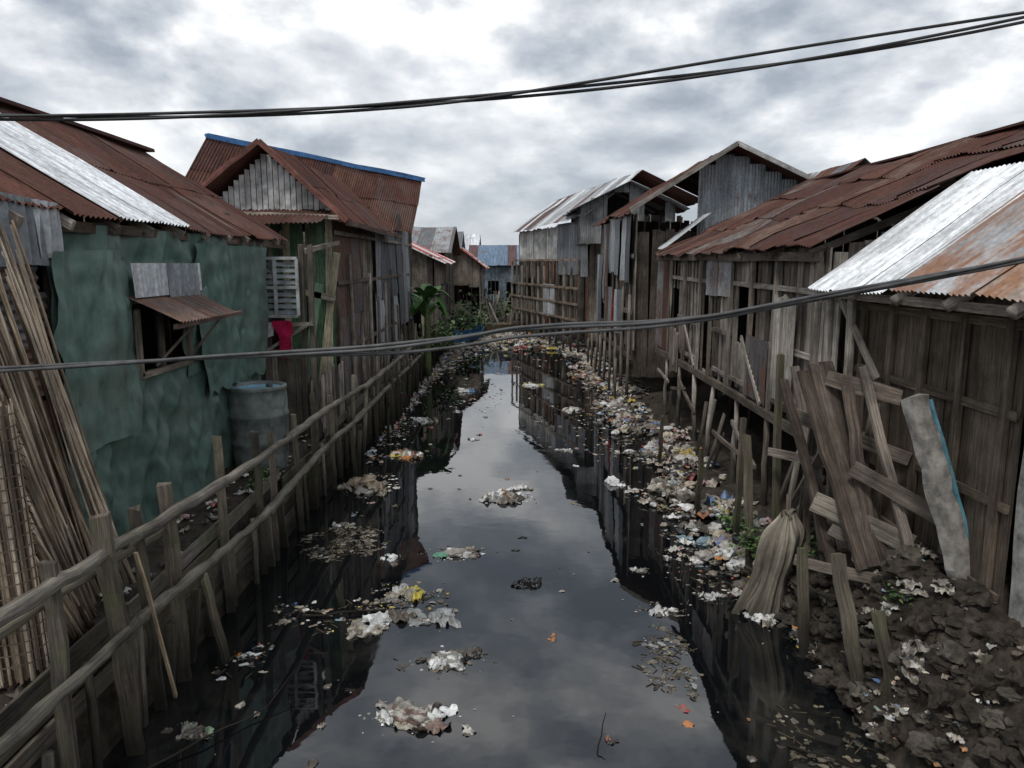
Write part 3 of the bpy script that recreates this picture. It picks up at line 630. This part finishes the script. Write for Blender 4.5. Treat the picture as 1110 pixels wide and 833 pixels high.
# burlap cloth draped over a stake
mb=MB();n=120;mm=30;vs=[];F=[];UV=[]
for j in range(mm+1):
    t=j/mm;z=1.22-1.2*t
    for i in range(n):
        a=6.2832*i/n;q=Vector((math.cos(a),math.sin(a),t*.5))
        fold=1+.45*noise.noise(q*1.6+Vector((7,3,1)))+.45*noise.noise(Vector((q.x*3.5,q.y*3.5,t*.9)))+.28*noise.noise(Vector((q.x*9,q.y*9,t*.6)))
        r=(.05+.075*ss(0,.25,t)+.03*math.sin(t*5.5)+.085*ss(.55,1,t))*fold
        side=(.12*t if math.cos(a)<0 else .02*t)
        vs.append((3.12-.10*t-.12*t*t+(r*1.1+side)*math.cos(a),8.0+r*.62*math.sin(a),z+(.30*noise.noise(Vector((q.x*2.2,q.y*2.2,3)))-.02)*ss(.7,1,t)+.10*noise.noise(Vector((q.x*1.8,q.y*1.8,9)))*(1-t)))
for j in range(mm):
    for i in range(n):
        k=(i+1)%n;F.append((j*n+i,j*n+k,(j+1)*n+k,(j+1)*n+i));UV.append([(i/n*.5,j/mm*.8),(i/n*.5+.004,j/mm*.8),(i/n*.5+.004,j/mm*.8+.03),(i/n*.5,j/mm*.8+.03)])
F.append(tuple(range(n)));UV.append([(0,0)]*n)
mb.add(vs,F,(.27,.245,.195),UV,True);mb.build('draped_burlap_cloth',wood_mat('burlap',0,.5))
mb=MB();pole(mb,(3.14,8.02,-.2),(3.13,8.03,1.42),.035,.03,(.17,.14,.11));mb.build('cloth_stake',M_moss)
# rubble
mb=MB()
for i in range(800):
    y=Rn(3.6,9.0);x=3.0+abs(random.gauss(0,.55));
    if x>4.15 and y>5.6: x=Rn(3.1,4.1)
    r=random.choice([.02,.03,.03,.04,.05,.07,.10,.15])*Rn(.7,1.2);z=gh(x,y)+.02
    blob(mb,(x,y,z+r*.1),r,(1,Rn(.6,1),Rn(.4,.7)),vc(random.choice([(.055,.044,.033),(.07,.057,.043),(.045,.036,.028),(.10,.088,.07)]),.2),3 if r>.06 else (2 if r>.03 else 1),.5,1.5,False)
mb.build('rubble_rocks',M_rock)

# ---------------------------------------------------------------- litter
LC=[(.70,.70,.68)]*6+[(.52,.50,.45)]*7+[(.38,.34,.28)]*8+[(.22,.185,.145)]*11+[(.12,.10,.08)]*11+[(.52,.46,.35)]*4+[(.42,.20,.11),(.48,.38,.12),(.13,.21,.36),(.38,.11,.10),(.02,.02,.024),(.02,.02,.024),(.02,.02,.024),(.3,.38,.42),(.42,.28,.29)]
LX=LC+[(.55,.22,.07),(.58,.44,.08),(.07,.2,.45),(.48,.07,.07)]
def bottle(mb,c,s,col):
    d=Vector((Rn(-1,1),Rn(-1,1),Rn(-.15,.15))).normalized();c=Vector(c)
    pole(mb,c-d*s,c+d*s*.6,s*.32,s*.32,col,8,2,0,0,.02);pole(mb,c+d*s*.6,c+d*s*.95,s*.3,s*.1,col,8,1,0,0,.02);pole(mb,c+d*s*.95,c+d*s*1.1,s*.11,s*.11,vc((.1,.2,.4)),6,1,0)
def item(mb,x,y,s,zo=0.0,P=LC):
    z=max(gh(x,y),0.0)+zo;c=vc(random.choice(P),.2);k=random.random();c2=vc(random.choice(P),.2) if random.random()<.35 else None
    big=s>.12
    if k<.55: crump(mb,(x,y,z+.02),s*Rn(1.4,2.4),s*Rn(1,1.6),c,8 if big else 4,.5,c2)
    elif k<.9: blob(mb,(x,y,z+s*.15),s*.6,(1,Rn(.6,1),Rn(.35,.65)),c,1 if s<.08 else (3 if big else 2),.4,1.6,big,c2)
    else: bottle(mb,(x,y,z+s*.2),min(s,.12)*.75,vc(random.choice([(.45,.5,.5),(.3,.36,.3),(.5,.5,.48)])))
mb=MB()
def edge(y): return 3.1+.22*math.sin(y*.9)+.16*math.sin(y*2.3+1)+.12*math.sin(y*5.1)-ss(31,42,y)*1.0
for i in range(2300):
    y=8.3+34*random.random()**.9;x=edge(y)+random.gauss(0,.38)
    if x<2.0-ss(31,42,y): continue
    if noise.noise(Vector((x*1.4,y*1.1,21)))<-.12: continue
    item(mb,x,y,Rn(.03,.12),Rn(0,.05),LX)
for i in range(560):
    y=8.6+33*random.random();x=edge(y)+.08+random.gauss(0,.27)
    item(mb,x,y,Rn(.12,.25),Rn(0,.04))
mb.build('shore_litter',M_plastic)
mb=MB()
for i in range(1000):
    y=14+27*random.random()**.55;x=-3.05+abs(random.gauss(0,.2))*(.8+ss(22,40,y)*4)
    item(mb,x,y,Rn(.04,.13),Rn(0,.03),LX)
for i in range(2000):
    y=33+14.5*random.random()**.8;x=Rn(-3,3)
    dens=ss(33,39,y)
    if random.random()>dens+.15:continue
    item(mb,x,y,Rn(.08,.26),Rn(0,.12),LX)
mb.build('canal_end_litter',M_plastic)
mb=MB()
for i in range(420):
    y=Rn(4.4,9);x=3.0+abs(random.gauss(0,.5))
    if x>4.05:continue
    if noise.noise(Vector((x*2,y*2,1)))<-.1: continue
    item(mb,x,y,Rn(.02,.07),.05,LX)
for i in range(30):
    x=Rn(3.35,4.0);y=Rn(5.6,7.4);crump(mb,(x,y,gh(x,y)+.08),Rn(.14,.34),Rn(.09,.18),vc(random.choice([(.42,.40,.35),(.34,.32,.28),(.5,.49,.45),(.28,.25,.21)]),.15),14,.4,vc((.2,.175,.14)))
for i in range(160): item(mb,Rn(-4.0,-3.45),Rn(4.5,14),Rn(.03,.09),.02)
mb.build('bank_litter',M_plastic)
# floating litter
mb=MB()
def mat_patch(x,y,rx,ry,n,cols,smin=.012,smax=.055):
    for i in range(n):
        a=Rn(0,6.283);q=random.random()**.6
        px=x+rx*q*math.cos(a);py=y+ry*q*math.sin(a)
        if noise.noise(Vector((px*3.5,py*3.5,7)))<-.12: continue
        s=Rn(smin,smax)
        if random.random()<.25: beam(mb,(px,py,.004),(px+Rn(-.12,.12),py+Rn(-.12,.12),.008),(0,0,1),.006,.008,(.10,.08,.05))
        elif random.random()<.6: crump(mb,(px,py,.004),s*2,s*1.3,vc(random.choice(cols),.25),3,.2)
        else: blob(mb,(px,py,.0),s*.5,(1,.8,.4),vc(random.choice(cols),.25),1,.5)
BR=[(.13,.11,.075),(.09,.075,.055),(.18,.15,.1),(.06,.052,.04),(.22,.19,.14)]
mat_patch(-2.45,10.2,.65,.7,620,BR+[(.3,.28,.23)])
mat_patch(-1.35,8.4,.6,.5,200,BR+[(.5,.48,.42),(.5,.41,.08)])
mat_patch(1.6,7.0,.30,.75,330,BR+[(.3,.3,.28)])
mat_patch(3.0,11.8,.6,.45,240,[(.36,.3,.18),(.3,.25,.15),(.5,.47,.4)])
mat_patch(-.7,9.8,.35,.35,70,BR+LC[:6]);mat_patch(-.02,12.3,.4,.35,60,BR+LC[:6]);mat_patch(-2.2,15.1,.5,.4,100,BR+LX)
mat_patch(-.7,6.9,.5,.3,60,BR);mat_patch(-2.6,13,.5,.8,200,BR+LC[:8]);mat_patch(1.8,8.1,.4,.2,60,BR+LC[:5]);mat_patch(-2.7,7.0,.35,.4,60,BR+LX)
mat_patch(2.7,5.6,.5,.6,160,BR);mat_patch(-2.75,17.5,.4,2,260,BR+LX);mat_patch(2.2,17,.7,3,320,BR+LX);mat_patch(-1.2,22,1,3,240,BR+LX);mat_patch(-2.2,8.0,.7,.5,120,BR+LX);mat_patch(2.5,9.6,.5,1.4,260,BR+LX)
for i in range(2200):
    y=4.5+32*random.random()**.85;x=Rn(-3,3)
    w=abs(x)/3
    if random.random()>.22+w**3*.6+ss(16,34,y)*.3: continue
    cl_=noise.noise(Vector((x*.8,y*.5,3)))
    if cl_<-.05 and random.random()<.7: continue
    s=Rn(.006,.022) if random.random()<.72 else Rn(.03,.09)
    c=vc(random.choice(LX+BR*3),.2)
    if random.random()<.7: crump(mb,(x,y,.006),s*2,s*1.4,c,2 if s<.03 else 6,.35,vc(random.choice(LX)) if s>.05 else None)
    else: blob(mb,(x,y,-.005),s*.7,(1,.8,.5),c,1 if s<.03 else 2,.4)
mb.build('floating_litter',M_plastic)
W_=(.66,.67,.65);G_=(.30,.28,.25);K_=(.012,.012,.014);D_=(.12,.10,.08);T_=(.38,.34,.27)
def bundle(name,x,y,r,cols,n=5,flat=.35,main=None):
    mb=MB()
    blob(mb,(x,y,.0),r*.5,(1.25,.75,flat*1.5),main or cols[0],5,.30,1.3,True,vc(random.choice(cols),.2))
    for i in range(n):
        a=Rn(0,6.28);q=r*Rn(.3,1.0);px=x+q*math.cos(a)*1.25;py=y+q*math.sin(a)*.8;s=r*Rn(.3,.7);c=vc(cols[i%len(cols)],.2);c2=vc(random.choice(cols),.2) if random.random()<.5 else None
        if random.random()<.65: crump(mb,(px,py,.006+r*.05),s*2.2,s*1.3,c,16,.42,c2)
        else: blob(mb,(px,py,.005),s*.5,(1.2,.75,.6),c,4,.3,1.4,True,c2)
    for i in range(n*2):
        a=Rn(0,6.28);q=r*Rn(.6,1.6);blob(mb,(x+q*math.cos(a)*1.2,y+q*math.sin(a)*.8,0),r*Rn(.03,.09),(1,.7,.5),vc(random.choice(cols)),1,.4)
    mb.build(name,M_plastic)
bundle('white_plastic_bag',1.86,13.1,.22,[(.85,.85,.84),(.8,.8,.79)],2,.8)
bundle('litter_bundle',-.03,12.2,.32,[G_,W_,D_,W_,(.3,.2,.13)],7);bundle('litter_bundle',.2,12.85,.2,[W_,T_,(.5,.25,.1)],4)
bundle('litter_bundle',-.75,9.77,.28,[G_,D_,T_,W_,(.10,.26,.17),D_],8)
bundle('black_plastic_bag',.23,8.8,.18,[K_,(.02,.02,.023),(.03,.03,.03)],5,.55)
bundle('soaked_cloth_bundle',-.62,6.98,.27,[G_,D_,W_,D_,K_],7,.35,(.28,.27,.23));bundle('soaked_cloth_bundle',-.36,7.1,.14,[K_,D_,K_],4)
bundle('torn_plastic_bag',-.88,5.98,.27,[T_,W_,(.22,.15,.12),G_,G_],8,.55,(.42,.39,.34));bundle('torn_plastic_bag',-.68,6.1,.13,[(.03,.025,.02),(.07,.05,.04)],4,.6)
bundle('litter_bundle',1.77,8.03,.15,[W_,T_,D_],4);bundle('litter_bundle',.84,5.66,.06,[K_,D_,(.4,.16,.1)],3)
bundle('litter_bundle',-2.2,15.1,.35,[T_,W_,(.58,.22,.06),(.5,.4,.08),D_,W_],9)
bundle('white_plastic_bag',-1.64,9.6,.13,[W_,(.75,.75,.74)],3,.6)
bundle('litter_bundle',-1.25,8.5,.22,[T_,(.55,.46,.08),W_,G_,D_],7);bundle('litter_bundle',-1.5,8.35,.14,[G_,T_,D_],4)
bundle('wet_paper_sheets',-1.72,7.68,.24,[T_,G_,W_,D_],7,.15);bundle('wet_paper_sheets',-1.1,7.9,.3,[(.26,.27,.26),(.36,.37,.36),D_],6,.08)
bundle('litter_bundle',-2.75,7.04,.1,[W_,(.6,.26,.05),K_,D_],5);bundle('litter_bundle',-2.75,5.8,.14,[D_,(.32,.33,.3),G_,(.2,.28,.18)],5)
bundle('brown_sack',-2.7,13.0,.42,[(.24,.19,.13),D_,G_,(.2,.16,.11)],7,.5);bundle('brown_sack',-2.5,12.6,.25,[G_,D_,T_],5)
bundle('pink_plastic_bag',3.2,6.1,.14,[(.62,.24,.30),W_,(.55,.3,.34)],5,.6)
bundle('litter_bundle',.15,10.4,.05,[K_,D_],3);bundle('litter_bundle',.07,9.9,.06,[K_,D_],3);bundle('litter_bundle',1.7,9.2,.1,[G_,W_,D_],4);bundle('litter_bundle',1.1,15.5,.16,[W_,D_,G_],4);bundle('litter_bundle',-.9,16.5,.15,[W_,D_],4)
bundle('litter_bundle',2.9,7.9,.2,[W_,T_,G_,D_],6);bundle('litter_bundle',2.4,8.4,.15,[G_,W_,D_],5)
bundle('litter_bundle',2.6,9.6,.2,[W_,T_,(.45,.3,.31),G_],6);bundle('litter_bundle',2.8,10.2,.28,[(.25,.36,.42),W_,T_,W_],7);bundle('litter_bundle',-2.6,10.9,.15,[D_,W_,T_],5)
bundle('litter_bundle',2.75,12.9,.26,[W_,T_,G_,W_],6);bundle('litter_bundle',2.5,15.3,.25,[W_,D_,(.5,.42,.14),T_],6);bundle('litter_bundle',1.7,20,.3,[W_,D_,(.5,.2,.1),T_],6);bundle('litter_bundle',-1.6,23,.35,[W_,D_,(.1,.22,.4),T_],6);bundle('litter_bundle',-2.3,18.5,.3,[W_,D_,T_,G_],6);bundle('litter_bundle',.7,24,.3,[W_,T_,(.45,.38,.14)],6)
mb=MB();pole(mb,(-2.9,5.3,.03),(-2.2,6.1,.06),.012,.006,(.1,.08,.06),5,5,.02);pole(mb,(-2.2,6.1,.06),(-2.05,6.5,.2),.006,.004,(.1,.08,.06),5,3,.01)
pole(mb,(-2.35,7.9,.02),(-1.2,8.05,.05),.014,.008,(.09,.07,.05),5,6,.02);pole(mb,(.7,5.5,-.02),(.8,5.75,.22),.008,.004,(.05,.04,.03),5,4,.02)
pole(mb,(2.3,5.6,.02),(3.0,5.1,.08),.012,.008,(.1,.08,.06),5,5,.02);mb.build('floating_twigs',M_wood)

# ---------------------------------------------------------------- plants
def leaf(mb,p,yaw,L,w,lift,droop,col,n=7):
    d=Vector((math.cos(yaw),math.sin(yaw),0));s=Vector((-math.sin(yaw),math.cos(yaw),0));vs=[];F=[];UV=[];P=Vector(p)
    for i in range(n+1):
        t=i/n;c=P+d*(L*t*(1-.25*t))+Vector((0,0,lift*t-droop*t*t));ww=w*math.sin(math.pi*min(1,(t*.93+.05)))**.7
        vs+=[c-s*ww+Vector((0,0,.25*ww)),c,c+s*ww+Vector((0,0,.25*ww))]
    for i in range(n):
        for k in (0,1): F.append((3*i+k,3*i+k+1,3*i+k+4,3*i+k+3));UV.append([(0,0)]*4)
    mb.add(vs,F,col,UV,True)
B=empty('banana_plant');mb=MB()
for i in range(15):
    leaf(mb,(-2.95+Rn(-.1,.1),25.6,2.1+Rn(0,.7)),i*2.4+Rn(-.3,.3),Rn(1.0,1.6),Rn(.18,.26),Rn(1.0,2.0),Rn(.8,1.7),vc(random.choice([(.07,.16,.04),(.09,.2,.055),(.13,.24,.075)]),.2),9)
mb.build('leaves',M_leaf,B);mb=MB();pole(mb,(-2.95,25.6,.1),(-2.95,25.6,2.6),.13,.08,(.12,.16,.06),9,6,.01);mb.build('trunk',M_leaf,B)
def shrub(name,c,r,n,s):
    mb=MB()
    for i in range(n):
        v=Vector((random.gauss(0,1),random.gauss(0,1),abs(random.gauss(0,.8))))*.5
        leaf(mb,(c[0]+v.x*r[0],c[1]+v.y*r[1],c[2]+v.z*r[2]),Rn(0,6.28),s*Rn(.7,1.4),s*.3,s*Rn(.1,.9),s*Rn(.2,.9),vc(random.choice([(.07,.14,.04),(.10,.18,.05),(.045,.09,.03),(.13,.19,.07)]),.2),3)
    mb.build(name,M_leaf)
shrub('leafy_shrub',(-2.9,30,.8),(.7,2.5,1.4),420,.25);shrub('leafy_shrub',(-2.5,40,.6),(1.2,3,1.6),600,.28);shrub('leafy_shrub',(0,49,.5),(3,2,1.4),600,.35)
shrub('green_weed',(3.1,9.1,.3),(.22,.22,.35),130,.08);shrub('green_weed',(3.3,10.4,.15),(.2,.4,.3),90,.1);shrub('green_weed',(-3.5,9.9,1.0),(.1,.6,.3),70,.1);shrub('green_weed',(3.45,8.0,.75),(.2,.2,.2),60,.07);shrub('green_weed',(3.55,6.4,.95),(.15,.15,.15),35,.05)
def boat(x,y,yaw,L,col):
    H=empty('wooden_boat');mb=MB();M=Matrix.Rotation(yaw,3,'Z');n=10;vs=[];F=[];UV=[]
    for i in range(n+1):
        t=i/n*2-1;w=.45*(1-abs(t)**2.5)+.02;zz=.45+.3*abs(t)**3
        for (a,b) in ((-w,zz),(-w*.7,.05),(w*.7,.05),(w,zz),(w*.85,zz),(w*.55,.15),(-w*.55,.15),(-w*.85,zz)):
            vs.append(M@Vector((t*L/2,a,b))+Vector((x,y,.1)))
    for i in range(n):
        for k in range(8): F.append((i*8+k,i*8+(k+1)%8,(i+1)*8+(k+1)%8,(i+1)*8+k));UV.append([(0,0)]*4)
    mb.add(vs,F,col,UV);mb.build('hull',M_plain,H)
boat(-2.2,37.5,1.2,3.6,(.06,.2,.42));boat(-.6,42.5,.3,3.4,(.2,.15,.1))
mb=MB()
for i in range(80):
    x=Rn(-3,2);y=Rn(43,50);beam(mb,(x,y,.3),(x+Rn(-.8,.8),y+Rn(-.8,.8),Rn(.6,2.4)),(1,0,0),.09,.07,vc(random.choice(WG+WL)))
mb.build('timber_debris',M_dry)
mb=MB()
for i in range(46):
    y=Rn(13,38);x=-3.0+Rn(-.1,.15);beam(mb,(x,y,-.3),(x+Rn(-.1,.1),y+Rn(-.2,.2),Rn(.4,1.3)),(1,0,0),.06,.06,vc(random.choice(WD)))
mb.build('mooring_stakes',M_moss)

# ---------------------------------------------------------------- cables
def cable(name,strands,cl):
    cu=bpy.data.curves.new(name,'CURVE');cu.dimensions='3D';cu.bevel_depth=.012;cu.bevel_resolution=3;cu.resolution_u=6
    for pts in strands:
        sp=cu.splines.new('NURBS');sp.points.add(len(pts)-1)
        for i,p in enumerate(pts): sp.points[i].co=(*p,1)
        sp.use_endpoint_u=True;sp.order_u=3
    o=bpy.data.objects.new(name,cu);scene.collection.objects.link(o);m,nt,bs=newmat(name+'_rubber');
    n=nz(nt,nt.nodes.new('ShaderNodeTexCoord').outputs['Object'],8,3);nt.links.new(ramp(nt,n,[(.3,(cl*.5,cl*.5,cl*.5)),(.7,(cl*1.5,cl*1.5,cl*1.5))]),bs.inputs['Base Color']);bs.inputs['Roughness'].default_value=.55;cu.materials.append(m)
S=[]
for k in range(3):
    pts=[]
    for x in np.arange(-14,14.1,.35):
        z=5.28+.091*x+.0129*x*x; a=x*.9+k*2.1
        dx=.018*math.sin(a);dz=.02*math.cos(a)
        if k==2 and x>-.5: dz+=.07*math.sin(min(1,(x+.5)/6)*math.pi)
        pts.append((x,6+dx,z+dz))
    S.append(pts)
cable('overhead_cable',S,.025)
S=[]
key=[(-9,3.15),(-6,3.2),(-3.5,3.28),(-2.1,3.37),(-.9,3.42),(-.45,3.47),(0,3.555),(.4,3.585),(.91,3.605),(1.4,3.66),(1.85,3.74),(2.6,3.87),(3.45,4.03),(5,4.3),(9,5.1)]
for k in range(3):
    pts=[]
    for x in np.arange(-9,9.01,.2):
        z=np.interp(x,[a for a,b in key],[b for a,b in key]);a=x*1.7+k*2.1
        dz=.012*math.cos(a)
        if k==2: dz+= -.05*math.exp(-((x-.6)/1.6)**2)-.02*math.exp(-((x+2.5)/1.0)**2)
        if k==1: dz+= .02*math.exp(-((x+.6)/.5)**2)
        pts.append((x,5+.014*math.sin(a),float(z)+dz))
    S.append(pts)
cable('sagging_cable',S,.075)

# ---------------------------------------------------------------- world / sun / camera
sunv=Vector((-.25,-.45,.86)).normalized()
w=bpy.data.worlds.new('World');scene.world=w;w.use_nodes=True;nt=w.node_tree;bg=nt.nodes['Background']
sky=nt.nodes.new('ShaderNodeTexSky');sky.sky_type='NISHITA';sky.sun_disc=False;sky.sun_elevation=math.asin(sunv.z);sky.sun_rotation=math.atan2(sunv.x,sunv.y)
tc=nt.nodes.new('ShaderNodeTexCoord');sp=nt.nodes.new('ShaderNodeSeparateXYZ');nt.links.new(tc.outputs['Generated'],sp.inputs[0])
def cvec(dz):
    cb=nt.nodes.new('ShaderNodeCombineXYZ');nt.links.new(sp.outputs['X'],cb.inputs[0]);nt.links.new(sp.outputs['Y'],cb.inputs[1])
    nt.links.new(mth(nt,'ADD',mth(nt,'MULTIPLY',mth(nt,'MAXIMUM',sp.outputs['Z'],0.0),1.9),dz),cb.inputs[2]);return cb.outputs[0]
va=cvec(7.3);vb=cvec(7.3+.06)
n1=nz(nt,va,3.6,9,.53,.12);n1b=nz(nt,vb,3.6,9,.53,.12);n2=nz(nt,va,1.5,3,.5,.2)
body=ramp(nt,mth(nt,'ADD',mth(nt,'MULTIPLY',n1,.55),mth(nt,'MULTIPLY',n2,.45)),[(.42,0),(.58,1)])
lit=mth(nt,'MULTIPLY',mth(nt,'SUBTRACT',n1,n1b),2.6)
k=mth(nt,'ADD',mth(nt,'ADD',mth(nt,'MULTIPLY',body,.56),.20),lit,True)
cl=ramp(nt,k,[(.0,(.27,.31,.365)),(.28,(.38,.42,.475)),(.5,(.53,.565,.61)),(.72,(.72,.74,.765)),(.95,(1,1,1))])
hz=ramp(nt,sp.outputs['Z'],[(.0,1.0),(.07,.55),(.22,.0)])
cl=mixc(nt,mth(nt,'MULTIPLY',hz,.5),cl,(.66,.69,.73))
cl=mixc(nt,1,cl,(9.0,9.0,9.0),'MULTIPLY')
fin=mixc(nt,.92,sky.outputs[0],cl)
nt.links.new(fin,bg.inputs['Color']);bg.inputs['Strength'].default_value=.13
sl=bpy.data.lights.new('sun','SUN');sl.energy=1.5;sl.angle=math.radians(10);sl.color=(1,.965,.92)
so=bpy.data.objects.new('sun',sl);scene.collection.objects.link(so);so.rotation_euler=sunv.to_track_quat('Z','Y').to_euler();so.location=(0,0,20)
cam=bpy.data.cameras.new('camera');cam.lens=25.95;cam.sensor_width=36;cam.clip_end=1500
co=bpy.data.objects.new('camera',cam);scene.collection.objects.link(co);co.location=(0,0,4);co.rotation_euler=(math.radians(90-9.3),0,0)
scene.camera=co
scene.view_settings.view_transform='Standard';scene.view_settings.look='None';scene.view_settings.exposure=0
